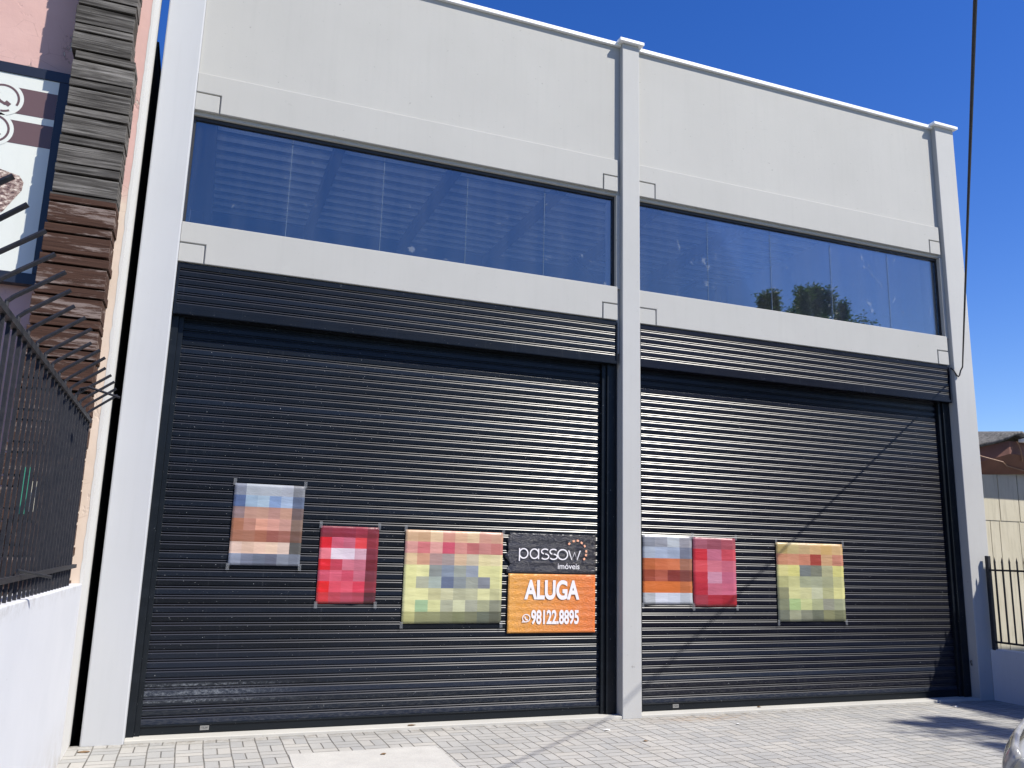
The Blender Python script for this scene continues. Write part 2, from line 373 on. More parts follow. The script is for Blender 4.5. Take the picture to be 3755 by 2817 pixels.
def text_mesh(s_, width, height, cx, z0, y, name, m_, parent, offset=0.0, flip=False):
    cu = bpy.data.curves.new(name, 'FONT'); cu.body = s_; cu.offset = offset; cu.extrude = .0; cu.size = 1
    t = bpy.data.objects.new(name, cu); COL.objects.link(t)
    dg = bpy.context.evaluated_depsgraph_get(); me = bpy.data.meshes.new_from_object(t.evaluated_get(dg))
    bpy.data.objects.remove(t)
    xs = [v.co.x for v in me.vertices]; ys = [v.co.y for v in me.vertices]
    x0, x1, y0, y1 = min(xs), max(xs), min(ys), max(ys)
    for v in me.vertices:
        u = (v.co.x-x0)/(x1-x0); w = (v.co.y-y0)/(y1-y0)
        if flip: u = 1-u; w = 1-w
        v.co = (cx-width/2+u*width, y, z0+w*height)
    me.materials.clear(); me.materials.append(m_); me.name = name
    o = bpy.data.objects.new(name, me); COL.objects.link(o)
    if parent is not None: o.parent = parent; o.matrix_parent_inverse = Matrix.Translation(-world_loc(parent))
    return o
def ribbon(mb, pts, w, y, mi=0, closed=False):        # flat stroke in the xz plane facing -y
    n = len(pts); out = []
    for k in range(n):
        a = Vector(pts[(k-1) % n] if closed or k > 0 else pts[k]); b = Vector(pts[(k+1) % n] if closed or k < n-1 else pts[k])
        d = (b-a).normalized(); nn = Vector((-d.y, d.x))*w/2
        out.append((Vector(pts[k])+nn, Vector(pts[k])-nn))
    for k in range(n if closed else n-1):
        a, b = out[k], out[(k+1) % n]
        mb.add([(a[0].x, y, a[0].y), (a[1].x, y, a[1].y), (b[1].x, y, b[1].y), (b[0].x, y, b[0].y)], [(0, 1, 2, 3)], mi)
def arc(cx, cz, r, a0, a1, n=20, rz=None):
    return [(cx+r*math.cos(R(a0+(a1-a0)*k/n)), cz+(rz or r)*math.sin(R(a0+(a1-a0)*k/n))) for k in range(n+1)]
def struct(mb, name, m_, **k): return tag(mb.build(name, m_, **k), kind='structure')

# ---------------------------------------------------------------- ground
struct(MB().box(-60, 60, -60, 60, -.6, -.13), 'ground', mat['soil'])
struct(MB().box(-40, 40, -14.6, -6.45, -.13, -.12), 'street', mat['asphalt'])
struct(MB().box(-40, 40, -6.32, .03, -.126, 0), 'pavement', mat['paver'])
struct(MB().box(-40, 40, -6.46, -6.32, -.126, .004), 'kerb', mat['kerb'], bevel=.012)
sl = MB()
def flat(mb, pts, z0, z1): 
    n = len(pts); mb.add([(x, y, z0) for x, y in pts]+[(x, y, z1) for x, y in pts], [tuple(range(n-1, -1, -1)), tuple(range(n, 2*n))]+[(i, (i+1) % n, (i+1) % n+n, i+n) for i in range(n)])
flat(sl, [(.853, -.66), (1.0, -.648), (1.35, -.655), (1.7, -.64), (2.02, -.652), (2.035, -.85), (2.02, -1.25), (2.03, -2.05), (.84, -2.05), (.85, -1.3), (.842, -.95)], -.02, .006)
struct(sl, 'cement_patch', mat['slab'], bevel=.004)
# ---------------------------------------------------------------- the commercial building
B = empty('commercial_building', (4.2, 0, 0), 'pale grey concrete commercial building with two dark roller shutters and long blue windows', 'building')
P1, P2, P3 = (-.674, -.358), (4.112, 4.329), (8.876, 9.2)
ZT = 7.385
o = MB().box(*P1, 0, .42, -.05, ZT).build('pillar', mat['corner_pillar'], B, .012)
o = MB().box(*P2, 0, .42, -.05, ZT).build('pillar', mat['pillar'], B, .007)
o = MB().box(*P3, 0, .42, -.05, ZT).build('pillar', mat['pillar'], B, .007)
for a, b in (P1, P2, P3):
    MB().box(a-.05, b+.045, -.045, .46, ZT+.003, ZT+.04).build('pillar_cap', mat['coping'], B, .003)
BAYS = [(P1[1], P2[0]), (P2[1], P3[0])]
zu0, zu1, zl0, zl1, zh = 5.547, 5.927, 4.062, 4.438, 3.58
for k, (a, b) in enumerate(BAYS):
    be = b-.042                                   # the beams stop short of the right-hand pillar
    # wall slab with the window opening
    w = MB()
    w.box(a, b, .07, .2, zu0-.036, 7.357); w.box(a, b, .072, .2, 3.7, zl1-.02)
    w.build('wall', mat['facade'], B, .004)
    MB().box(b-.05, b, .05, .2, zl1-.019, zu0-.037).build('window_jamb', mat['facade'], B, .003)
    MB().box(a-.0, b+.0, .035, .26, 7.36, 7.404).build('coping', mat['coping'], B, .003)
    for (z0, z1) in ((zu0, zu1), (zl0, zl1)):
        zc = z0+.176; xa = a+.217; xb = be-.178; g = .007
        bm_ = MB()
        bm_.prism_xz([(xa+g, z0), (xb-g, z0), (xb-g, zc+g), (be, zc+g), (be, z1), (a+.001, z1), (a+.001, zc+g), (xa+g, zc+g)], .035, .069)
        bm_.build('beam', mat['facade'], B, .006)
        for (c0, c1) in ((a+.001, xa-g), (xb+g, be)):
            MB().box(c0, c1, .033, .069, z0, zc-g).build('corbel_block', mat['facade'], B, .004)
        bk = MB().box(a+.002, be-.003, .05, .0695, z0+.002, z1-.004)
        bk.build('beam_joint_mortar', mat['chip'], B)
    # window: frame, panes
    x0, x1 = a+.006, b-.052; zb, zt = zl1-.015, zu0-.036
    fr = MB(); fr.box(x0, x1, .1, .15, zt-.034, zt); fr.box(x0, x0+.018, .1, .15, zb, zt-.034); fr.box(x1-.02, x1, .1, .15, zb, zt-.034); fr.box(x0+.018, x1-.02, .1, .15, zb, zb+.012)
    wf = fr.build('window', mat['seal'], B)
    js = [(.556, 1.463, 2.349, 3.225), (5.291, 6.181, 7.084, 8.0)][k]
    xs = [x0+.018]+list(js)+[x1-.02]
    for q in range(5):
        MB().box(xs[q]+.0015, xs[q+1]-.0015, .12, .128, zb+.012, zt-.034).build('pane', mat['glass'], wf)
    for q in range(1, 5):
        MB().box(xs[q]-.0015, xs[q]+.0015, .1185, .1205, zb+.012, zt-.1).build('pane_joint', mat['glass_edge'], wf)
    # threshold
    MB().box(a, b, .006, .3, -.03, .026).build('threshold', mat['cream'], B, .006)
    # roller shutter
    sm = mat['slat_l'] if k == 0 else mat['slat_r']
    gx0, gx1 = (a, a+.105) if k == 0 else (a, a+.085)
    hx0, hx1 = b-.172, b-.012
    PT = .075
    def profile(z0, rows, yb):
        pr = []
        for r_ in range(rows):
            z = z0+r_*PT
            pr += [(yb+.009, z), (yb-.003, z+.0008), (yb-.003, z+.020), (yb-.003, z+.0382), (yb+.0003, z+.0448), (yb+.009, z+.0453),
                   (yb+.009, z+.0572), (yb-.004, z+.0578), (yb-.004, z+.0588), (yb-.0015, z+.0638), (yb+.009, z+.0643)]
        return pr
    def curtain(z0, rows, yb, xa, xb, depth=.02, nseg=24, wav=0):
        pr = profile(z0, rows, yb); mb = MB(); n = len(pr)
        for s_ in range(nseg+1):
            x = xa+(xb-xa)*s_/nseg
            for (y, z) in pr:
                d = wav*noise.noise(Vector((x*1.3, z*9, k*5)))
                mb.v.append((x, y+d, z))
        for s_ in range(nseg):
            for i in range(n-1): mb.f.append((s_*n+i, (s_+1)*n+i, (s_+1)*n+i+1, s_*n+i+1)); mb.mi.append(1 if i % 11 in (3, 8) else 0)
        return mb
    cu = curtain(.105, 49, .175, gx1-.01, hx0+.01, wav=.0016)
    zc1 = .105+49*PT
    rs = cu.build('roller_shutter', [sm, mat['slat_edge']], B)
    bb = MB(); bb.box(gx1-.005, hx0+.005, .158, .192, .03, .1)
    bb.box(gx1-.004, hx0+.004, .15, .192, .092, .104)
    bbo = bb.build('bottom_bar', mat['guide'], rs, .003)
    g = MB(); g.box(gx0+.001, gx0+(.062 if k == 0 else .045), .115, .21, .026, 4.0); g.box(gx0+(.062 if k == 0 else .045), gx1, .138, .21, .026, 4.0)
    g.build('guide_rail', mat['guide'], rs, .003)
    g = MB(); g.box(hx0, hx0+.05, .138, .21, .026, 4.0); g.box(hx0+.05, hx1, .112, .21, .026, 4.0)
    g.build('guide_rail', mat['guide'], rs, .003)
    # header box: slatted front, lips, end plates
    ha, hb = (a+.008, be+.004)
    hd = curtain(zh+.055, 5, .056, ha+.02, hb-.012, nseg=8, wav=.001)
    hd.box(ha, hb, .048, .07, zl0-.055, zl0-.012); hd.box(ha, hb, .046, .17, zh, zh+.006); hd.box(ha, hb, .044, .052, zh+.006, zh+.03)
    hd.box(ha, hb, .0525, .075, zh+.0302, zh+.055)
    hd.box(ha, ha+.02, .042, .17, zh-.004, zl0-.02); hd.box(hb-.012, hb, .040, .17, zh-.008, zl0-.03)
    hd.build('header_box', [sm, mat['slat_edge']], rs)
    pl = (.209, .28) if k == 0 else (4.778, 4.848)
    MB().box(pl[0], pl[1], .1555, .158, .05, .086).build('maker_plate', mat['plate'], rs)
    text_mesh('AFSU', .055, .018, sum(pl)/2, .06, .1553, 'plate_lettering', mat['guide'], rs, flip=True)
# marks
def blob(mb, cx, cz, r, y, n=9, sq=1, seed=0):
    rn = random.Random(seed); mb.add([(cx+r*rn.uniform(.5, 1.1)*math.cos(2*math.pi*i/n), y, cz+r*sq*rn.uniform(.5, 1.1)*math.sin(2*math.pi*i/n)) for i in range(n)], [tuple(range(n))])
b_ = MB(); blob(b_, 4.222, .49, .012, -.0012, seed=2); blob(b_, 4.243, .486, .007, -.0012, seed=4)
b_.build('chipped_plaster', mat['chip'], B)
MB().tube([(8.873, .09, .44), (8.85, .075, .445), (8.842, .07, .42), (8.848, .07, .395), (8.865, .08, .39)], .006).build('hook', mat['iron'], B, smooth=True)
# closed volume behind the facade; unseen roof opening added to light the interior
z = 6.6
for bx in ((-.66, -.52, .42, 11), (9.04, 9.18, .42, 11), (-.52, 9.04, 10.86, 11)): MB().box(*bx, 0, 7.3).build('outer_wall', mat['facade'], B)
for bx in ((-.515, -.5, .42, 5.3), (9.02, 9.035, .42, 5.3), (-.5, 9.02, 10.7, 10.85)): MB().box(*bx, 0, z).build('interior_wall', mat['interior'], B)
MB().box(-.5, 9.02, .3, 10.7, -.02, .03).build('interior_floor', mat['slab'], B)
MB().box(-.5, 9.02, 5.35, 5.45, 3.4, z).build('room_shade_backdrop', mat['interior_dark'], B)  # dark sheet standing in for the unlit depth of the room
MB().box(-.5, 9.02, 2.3, 10.7, z, z+.04).build('roof_deck', mat['deck'], B)
rb = MB()
yy = 2.38
while yy < 5.3: rb.box(-.18, 9.02, yy-.058, yy+.058, z-.03, z-.002); yy += .272
rb.build('deck_ribs', mat['deck_rib'], B)
rf = MB()
for x in (-.25, 1.27, 2.79, 4.31, 5.83, 7.35): rf.box(x-.06, x+.06, .45, 5.34, z-.18, z-.034)
for x in (.5, 2.0, 3.5): rf.tube([(x, 5.2, 5.2), (x+.75, 5.2, 6.0), (x+1.5, 5.2, 5.2)], .04); rf.tube([(x+.75, 5.2, 5.2), (x+.75, 5.2, 6.0)], .03)
rf.tube([(5.6, 4.6, 4.9), (8.2, 4.6, 6.5)], .05); rf.tube([(5.6, 4.6, 6.5), (8.2, 4.6, 4.9)], .05); rf.box(8.55, 8.7, 4.5, 4.65, 0, z-.18)
rf.build('roof_frame', mat['steel'], B)

# ---------------------------------------------------------------- posters on the shutters
YP = .1635
def poster(name, label, x0, x1, z0, z1, grid, group=None, cat='poster'):
    rn = random.Random(int(x0*100)); nx, nz = len(grid[0]), len(grid); mb = MB(); cols = []
    sub = 4
    NX, NZ = nx*sub, nz*sub
    for j in range(NZ+1):
        for i in range(NX+1):
            x = x0+(x1-x0)*i/NX; zz = z1-(z1-z0)*j/NZ
            y = YP+.0035*noise.noise(Vector((x*3, zz*26, x0)))+.0025*math.sin(zz/.075*2*math.pi)+.004*noise.noise(Vector((x*9+zz*5, zz*6, 3+x0)))
            mb.v.append((x, y, zz))
    for j in range(NZ):
        for i in range(NX):
            a = j*(NX+1)+i; mb.f.append((a, a+NX+1, a+NX+2, a+1)); mb.mi.append(0); cols.append(tuple(c*.66 for c in srgb(*grid[j//sub][i//sub])[:3])+(1,))
    o_ = mb.build(name, mat['print'], None)
    at = o_.data.color_attributes.new('ink', 'FLOAT_COLOR', 'CORNER'); k_ = 0
    for p, c in zip(o_.data.polygons, cols):
        for _ in p.loop_indices: at.data[k_].color = c; k_ += 1
    sl_ = o_.modifiers.new('thickness', 'SOLIDIFY'); sl_.thickness = .0015; sl_.offset = 1
    o_.data.polygons.foreach_set('use_smooth', [True]*len(o_.data.polygons))
    tag(o_, label, cat, group)
    for (cx, cz) in ((x0, z0), (x1, z0), (x0, z1), (x1, z1)):
        sx = 1 if cx == x1 else -1; sz = 1 if cz == z1 else -1
        MB().box(cx-.014, cx+.014, YP-.012, YP-.0105, cz-.03+.012*sz, cz+.03+.012*sz).build('tape', mat['tape'], o_)
    return o_
m = M('printed_vinyl', (1, 1, 1), .38, spec=.5)
ca = m.n('ShaderNodeVertexColor'); ca.layer_name = 'ink'
m.color(m.mix(.25, ca.outputs[0], m.ramp(m.noise(12, detail=6), [(.3, .8), (.7, 1.05)]), 'MULTIPLY'))
m.bump(m.noise(5, m.map((1, 1, 4)), detail=4, dist=.8), .22, .02); mat['print'] = m.m
m = M('clear_tape', (.4, .42, .44), .2); m.b.inputs['Alpha'].default_value = .14; mat['tape'] = m.m
G1 = [[(136, 142, 156), (179, 186, 192), (180, 186, 192), (181, 187, 193), (178, 182, 190), (134, 136, 140)],
      [(94, 114, 155), (161, 184, 204), (178, 200, 216), (140, 164, 202), (172, 190, 214), (100, 112, 136)],
      [(152, 128, 126), (198, 154, 134), (200, 156, 134), (192, 146, 132), (206, 160, 136), (116, 98, 94)],
      [(176, 118, 88), (192, 138, 118), (234, 170, 144), (226, 166, 148), (210, 160, 144), (138, 114, 100)],
      [(176, 120, 94), (174, 120, 96), (172, 110, 84), (160, 96, 82), (166, 108, 92), (118, 88, 74)],
      [(234, 204, 186), (230, 196, 172), (242, 206, 182), (244, 212, 184), (230, 204, 186), (96, 94, 90)],
      [(146, 154, 172), (122, 128, 146), (110, 118, 134), (104, 108, 124), (136, 142, 154), (120, 126, 138)]]
G2 = [[(140, 50, 62), (146, 46, 60), (146, 46, 62), (162, 54, 68), (130, 46, 54)],
      [(228, 32, 44), (216, 100, 122), (202, 104, 124), (234, 72, 76), (150, 52, 62)],
      [(244, 132, 142), (238, 222, 230), (238, 220, 230), (218, 172, 184), (130, 50, 62)],
      [(232, 36, 44), (206, 70, 88), (220, 124, 140), (206, 118, 134), (116, 34, 42)],
      [(210, 84, 104), (224, 100, 120), (212, 80, 102), (206, 110, 128), (122, 52, 62)],
      [(240, 38, 40), (232, 84, 102), (234, 94, 112), (226, 66, 88), (140, 50, 60)],
      [(212, 58, 62), (194, 72, 84), (182, 76, 92), (176, 70, 84), (92, 42, 48)]]
G3 = [[(222, 184, 144), (214, 174, 134), (240, 208, 166), (226, 162, 140), (238, 192, 156), (240, 208, 166), (224, 166, 144), (220, 172, 144)],
      [(230, 166, 154), (222, 128, 128), (238, 174, 162), (216, 92, 112), (224, 154, 142), (204, 120, 116), (212, 144, 134), (204, 128, 118)],
      [(236, 206, 160), (222, 168, 136), (188, 154, 146), (176, 160, 154), (228, 196, 160), (214, 200, 172), (238, 224, 170), (240, 226, 176)],
      [(238, 236, 166), (240, 238, 172), (150, 156, 150), (142, 154, 168), (166, 172, 160), (162, 170, 180), (234, 230, 164), (232, 230, 164)],
      [(236, 234, 166), (188, 190, 164), (180, 192, 180), (112, 124, 148), (148, 156, 156), (168, 172, 158), (144, 148, 154), (222, 220, 158)],
      [(238, 236, 172), (236, 234, 170), (208, 204, 154), (214, 212, 170), (190, 190, 156), (198, 198, 162), (232, 230, 172), (206, 204, 154)],
      [(234, 232, 168), (174, 204, 158), (224, 224, 162), (186, 188, 160), (220, 222, 180), (180, 182, 160), (178, 180, 144), (146, 148, 126)],
      [(190, 188, 128), (150, 152, 110), (152, 154, 112), (140, 142, 108), (134, 138, 100), (128, 130, 100), (110, 116, 98), (100, 102, 84)]]
G1b = [[(144, 148, 158), (160, 162, 170), (194, 200, 204), (166, 164, 170)],
       [(178, 188, 202), (176, 188, 208), (168, 180, 200), (124, 128, 144)],
       [(196, 108, 62), (216, 120, 76), (220, 126, 82), (170, 116, 92)],
       [(160, 76, 50), (186, 98, 74), (142, 60, 50), (132, 72, 62)],
       [(224, 122, 58), (226, 122, 58), (226, 122, 58), (200, 116, 68)],
       [(192, 196, 200), (226, 230, 240), (216, 222, 232), (196, 202, 208)]]
G2b = [[(174, 98, 112), (158, 82, 94), (174, 84, 94)],
       [(214, 50, 60), (204, 114, 136), (212, 80, 92)],
       [(230, 86, 92), (220, 124, 138), (210, 110, 128)],
       [(206, 56, 68), (218, 154, 174), (204, 108, 134)],
       [(192, 48, 62), (208, 112, 132), (214, 110, 134)],
       [(172, 64, 76), (182, 48, 60), (172, 38, 48)]]
G3b = [[(194, 170, 110), (208, 188, 132), (206, 178, 130), (226, 186, 132), (222, 182, 116), (224, 186, 132)],
       [(210, 148, 112), (220, 156, 122), (216, 144, 114), (178, 76, 62), (224, 178, 132), (212, 144, 118)],
       [(232, 224, 152), (230, 224, 140), (128, 134, 130), (136, 138, 118), (188, 186, 144), (226, 220, 138)],
       [(194, 192, 134), (214, 212, 150), (180, 184, 148), (180, 184, 152), (176, 178, 140), (208, 206, 144)],
       [(152, 152, 116), (226, 224, 160), (220, 218, 162), (214, 216, 178), (194, 194, 144), (232, 228, 156)],
       [(144, 148, 118), (182, 206, 142), (212, 216, 154), (184, 188, 144), (162, 162, 142), (172, 176, 142)],
       [(126, 130, 112), (176, 178, 146), (144, 146, 124), (120, 124, 104), (150, 150, 110), (130, 132, 100)]]
poster('poster', 'pale poster with blue band and brown picture, hung highest of all the posters', .31, .925, 1.405, 2.12, G1, 'letting posters')
poster('poster', 'red poster with a white band, alone between the highest poster and the wide yellow poster', 1.09, 1.63, 1.08, 1.77, G2, 'letting posters')
poster('poster', 'wide yellow poster with pink and orange top directly left of the orange banner', 1.885, 2.87, .90, 1.762, G3, 'letting posters')
poster('poster', 'pale and orange striped poster right beside the middle pillar', 4.435, 5.04, 1.08, 1.79, G1b, 'letting posters')
poster('poster', 'red poster overlapping the orange striped poster beside the middle pillar', 5.05, 5.60, 1.06, 1.785, G2b, 'letting posters')
poster('poster', 'small yellow poster with orange top alone on the right hand shutter', 6.14, 7.08, .90, 1.762, G3b, 'letting posters')

# banner
BX0, BX1, BZ0, BZ1, BY = 2.932, 3.882, .806, 1.765, .160
U = lambda u: BX0+(BX1-BX0)*u/910
V = lambda v: BZ1-(BZ1-BZ0)*v/1015
def banner_mat(name, c0, c1, rough):
    m = M(name, c0, rough, spec=.6)
    x, y, zz = m.sep(); t = m.math('DIVIDE', m.math('SUBTRACT', x, BX0), BX1-BX0)
    m.color(m.mix(t, c0, c1))
    h1 = m.noise(2.4, m.map((1, 1, 9)), detail=5, rough=.55, dist=.8); h2 = m.noise(5, m.map((2.2, 1, 4), rot=(0, .5, 0)), detail=6, rough=.6, dist=2.0)
    rid = m.math('ABSOLUTE', m.math('SUBTRACT', h2, .5))
    m.bump(m.mix(.5, h1, m.ramp(rid, [(0, 1.0), (.05, .3), (.2, 0.0)])), .45, .02)
    return m.m
mat['ban_black'] = banner_mat('black_vinyl', (.03, .03, .038), (.024, .022, .026), .3)
mat['ban_orange'] = banner_mat('orange_vinyl', (.64, .30, .05), (.64, .155, .03), .42)
m = M('white_vinyl_ink', (.72, .70, .71), .5); m.bump(m.noise(7, m.map((1, 1, 5)), detail=3), .15, .01); mat['ban_white'] = m.m
mat['ban_dash'] = M('pale_orange_ink', (.82, .40, .24), .5).m
bn = empty('rental_banner', ((BX0+BX1)/2, BY, BZ0), 'black and orange rental banner reading passow imoveis ALUGA 98122.8895', 'banner')
def sheet(x0, x1, z0, z1, y, name, m_, rag=0, par=bn):
    mb = MB(); NX, NZ = 40, 30
    for j in range(NZ+1):
        for i in range(NX+1):
            x = x0+(x1-x0)*i/NX; zz = z0+(z1-z0)*j/NZ
            if i == 0: x += rag*noise.noise(Vector((zz*14, 1, 2)))
            mb.v.append((x, y+.0018*math.sin(zz/.075*2*math.pi)+.002*noise.noise(Vector((x*4, zz*18, 0))), zz))
    for j in range(NZ):
        for i in range(NX):
            a = j*(NX+1)+i; mb.f.append((a, a+1, a+NX+2, a+NX+1)); mb.mi.append(0)
    o_ = mb.build(name, m_, par, smooth=True)
    s_ = o_.modifiers.new('thickness', 'SOLIDIFY'); s_.thickness = .0012; s_.offset = 0
    return o_
sheet(BX0-.01, BX1+.006, V(412), BZ1, BY, 'black_panel', mat['ban_black'], .05)
sheet(BX0+.002, BX1, BZ0, V(418), BY-.002, 'orange_panel', mat['ban_orange'])
YL = BY-.0078
sw = (BX1-BX0)/910
lt = MB()
stroke_n = [0]
def st(pts, w, closed=False):
    stroke_n[0] += 1; ribbon(lt, [(U(a), V(b)) for a, b in pts], w*sw, YL-.0004*stroke_n[0], 0, closed)
def uarc(cu, cv, r, a0, a1, n=22, rv=None): return [(cu+r*math.cos(R(a0+(a1-a0)*k_/n)), cv-(rv or r)*math.sin(R(a0+(a1-a0)*k_/n))) for k_ in range(n+1)]
w_ = 12
st(uarc(150, 208, 43, 0, 360, rv=49)[:-1], w_, True); st([(107, 155), (107, 287)], w_)                 # p
st(uarc(260, 209, 43, 0, 360, rv=49)[:-1], w_, True); st([(303, 157), (303, 263)], w_)                 # a
for cx in (370, 458):                                                                          # s s
    st(uarc(cx, 184, 37, 35, 250, rv=26)[0:] , w_); st(uarc(cx, 236, 39, 88, -150, rv=27), w_)
st(uarc(555, 211, 52, 0, 360)[:-1], w_, True)                                                  # o
st([(618, 165), (652, 262), (682, 185), (708, 262), (742, 165)], w_)                            # w
lt.build('lettering', mat['ban_white'], bn)
text_mesh('imóveis', 230*sw, 52*sw, U(622), V(362), YL, 'lettering', mat['ban_white'], bn, .008)
for (a, b) in ((625, 95), (672, 66), (716, 60), (758, 82), (792, 115), (808, 170), (806, 210), (787, 252)):
    d = Vector((a-700, b-165)).normalized(); t_ = Vector((-d.y, d.x)); pts = [Vector((a, b))-t_*12, Vector((a, b))+t_*12]
    ds = MB(); ribbon(ds, [(U(p.x), V(p.y)) for p in pts], 19*sw, YL); ds.build('dash', mat['ban_dash'], bn)
text_mesh('ALUGA', 573*sw, 184*sw, U(452), V(680), YL-.001, 'lettering', mat['ban_white'], bn, .036)
text_mesh('98122.8895', 495*sw, 134*sw, U(487), V(931), YL-.001, 'lettering', mat['ban_white'], bn, .032)
ic = MB()
ribbon(ic, [(U(a), V(b)) for a, b in uarc(190, 866, 37, 0, 360)[:-1]], 9*sw, YL-.002, 0, True)
ribbon(ic, [(U(a), V(b)) for a, b in ((160, 885), (148, 905), (180, 902))], 9*sw, YL-.0026)
ribbon(ic, [(U(a), V(b)) for a, b in ((176, 850), (178, 866), (190, 880), (206, 884))], 12*sw, YL-.003)
ic.build('phone_symbol', mat['ban_white'], bn)

# ---------------------------------------------------------------- left neighbour
N = empty('pink_building', (-3, -.4, 0), 'peeling pink plastered building with a column of grey and brown boards beside the grey building', 'building')
YN = -.42
w = MB(); w.box(-9, -.753, YN, .12, 0, 7.6)
w.build('wall', mat['pink'], N)
# white painted return of the wall, facing the grey building
MB().box(-.7525, -.7495, YN-.001, .12, 0, 7.6).build('painted_return', mat['strip'], N)
MB().box(-9, -.752, .122, 9, 0, 6.22).build('side_wall', mat['dark_side'], N)
MB().box(-9, -.742, .25, 9.05, 6.222, 6.27).build('roof', mat['dark_side'], N)
rg = MB()                                                    # ragged limewash edge on the front
rn = random.Random(3); n_ = 120; pts = [(-.7535, 0)]+[(-.7535, 7.6)]
edge_ = [(-.7535-.012-.012*abs(noise.noise(Vector((k_*.31, 0, 0))))-.006*rn.random(), 7.6*(1-k_/n_)) for k_ in range(n_+1)]
for k_ in range(n_):
    a, b = edge_[k_], edge_[k_+1]
    rg.add([(a[0], YN-.002, a[1]), (-.7495, YN-.002, a[1]), (-.7495, YN-.002, b[1]), (b[0], YN-.002, b[1])], [(3, 2, 1, 0)])
rg.build('limewash_edge', mat['strip'], N)
pk = MB(); zz = .0; i = 0; ids = []; YW = YN-.27
while zz < 7.6:
    h = (.148 if i % 2 else .062)+random.uniform(-.004, .004); g = random.uniform(.016, .022)
    base_l = -1.262-.06*max(0, (5.4-zz)/2.6); base_r = -.815-.012*max(0, (5.4-zz)/2.6)
    if zz > 5.47: base_l -= .03; base_r -= .04
    a = base_l+random.uniform(-.006, .006); b = base_r+random.uniform(-.006, .006); y = YW+random.uniform(-.004, .005)
    t1 = random.uniform(-.004, .004); n0 = len(pk.f)
    vs = [(x, yy_, q+(t1 if x == b else 0)) for q in (zz, zz+h) for yy_ in (y, YN+.0) for x in (a, b)]
    # front plank and side plank (the column is clad on both faces)
    pk.add(vs, [(0, 2, 3, 1), (4, 5, 7, 6), (0, 1, 5, 4), (2, 6, 7, 3), (0, 4, 6, 2), (1, 3, 7, 5)]); ids += [random.random()]*6
    zz += h+g; i += 1
wd = pk.build('wood_cladding', mat['wood'], N)
at = wd.data.color_attributes.new('plank', 'FLOAT_COLOR', 'CORNER'); k_ = 0
for p, c in zip(wd.data.polygons, ids):
    for _ in p.loop_indices: at.data[k_].color = (c, c*.7, c*.3, 1); k_ += 1
bv = wd.modifiers.new('bevel', 'BEVEL'); bv.width = .002; bv.segments = 1
MB().box(-1.235, -.86, YN-.22, YN+.01, 0, 7.55).build('column_core', mat['dark_side'], N)
# sign board
sg = empty('sign_board', (-3, YN-.09, 3.5), 'black framed cream sign board with brown stripes and phone symbols on the pink wall', 'sign')
YS = YN-.085
f_ = MB(); f_.box(-5.1, -1.29, YS+.0, YN-.001, 3.53, 3.62); f_.box(-5.1, -1.29, YS, YN-.001, 5.27, 5.36); f_.box(-1.372, -1.29, YS, YN-.001, 3.6201, 5.2699); f_.box(-5.1, -5.0, YS, YN-.001, 3.6201, 5.2699)
f_.build('frame', mat['sign_frame'], sg, .004)
MB().box(-5.0, -1.373, YS+.008, YN-.002, 3.621, 5.269).build('panel', mat['sign_white'], sg)
yq = YS+.0065
for (cz, h) in ((5.045, .225), (4.775, .195)): MB().box(-4.2, -1.3735, yq, YS+.0079, cz-h/2, cz+h/2).build('stripe', mat['sign_brown'], sg)
for (cx, cz) in ((-1.752, 5.045), (-1.79, 4.775)):
    pts = arc(cx, cz, .148, 0, 360, 40)[:-1]; MB().add([(x, yq-.001, zz_) for x, zz_ in pts], [tuple(range(len(pts)))]).build('disc', mat['sign_white'], sg)
for q, (cx, cz) in enumerate(((-1.752, 5.045), (-1.79, 4.775))):
    ph = MB()
    ribbon(ph, arc(cx, cz, .112, -25 if q == 0 else 0, 250 if q == 0 else 360, 36), .017, yq-.002)
    if q == 0:
        ribbon(ph, arc(cx, cz, .112, 268, 300, 8), .017, yq-.002)
    ribbon(ph, [(cx-.05, cz+.055), (cx-.058, cz+.035), (cx-.045, cz+.0), (cx-.015, cz-.03), (cx+.02, cz-.048), (cx+.05, cz-.045)], .022, yq-.0022)
    ribbon(ph, [(cx-.062, cz+.06), (cx-.035, cz+.03)], .032, yq-.0024); ribbon(ph, [(cx+.02, cz-.03), (cx+.055, cz-.055)], .034, yq-.0026)
    ph.build('phone_symbol', mat['sign_brown'], sg)
ck = MB(); pts = [(-2.3, 4.45), (-2.3, 4.02), (-1.72, 4.02), (-1.63, 4.10), (-1.575, 4.2), (-1.525, 4.29), (-1.52, 4.36), (-1.555, 4.41), (-1.64, 4.43), (-1.7, 4.445), (-1.9, 4.49)]
ck.add([(x, yq-.001, zz_) for x, zz_ in pts], [tuple(range(len(pts)))])
ck.build('dessert_picture', mat['dessert'], sg)
# notices seen between the bars
nb = empty('notice', (-1.1, YW-.01, 1.7), 'small green and white notice fixed low on the boards behind the fence', 'notice')
MB().box(-1.21, -1.15, YW-.012, YW-.008, 1.76, 2.1).build('green_field', mat['green'], nb)
MB().box(-1.145, -1.10, YW-.012, YW-.008, 1.78, 2.0).build('white_field', mat['board'], nb)
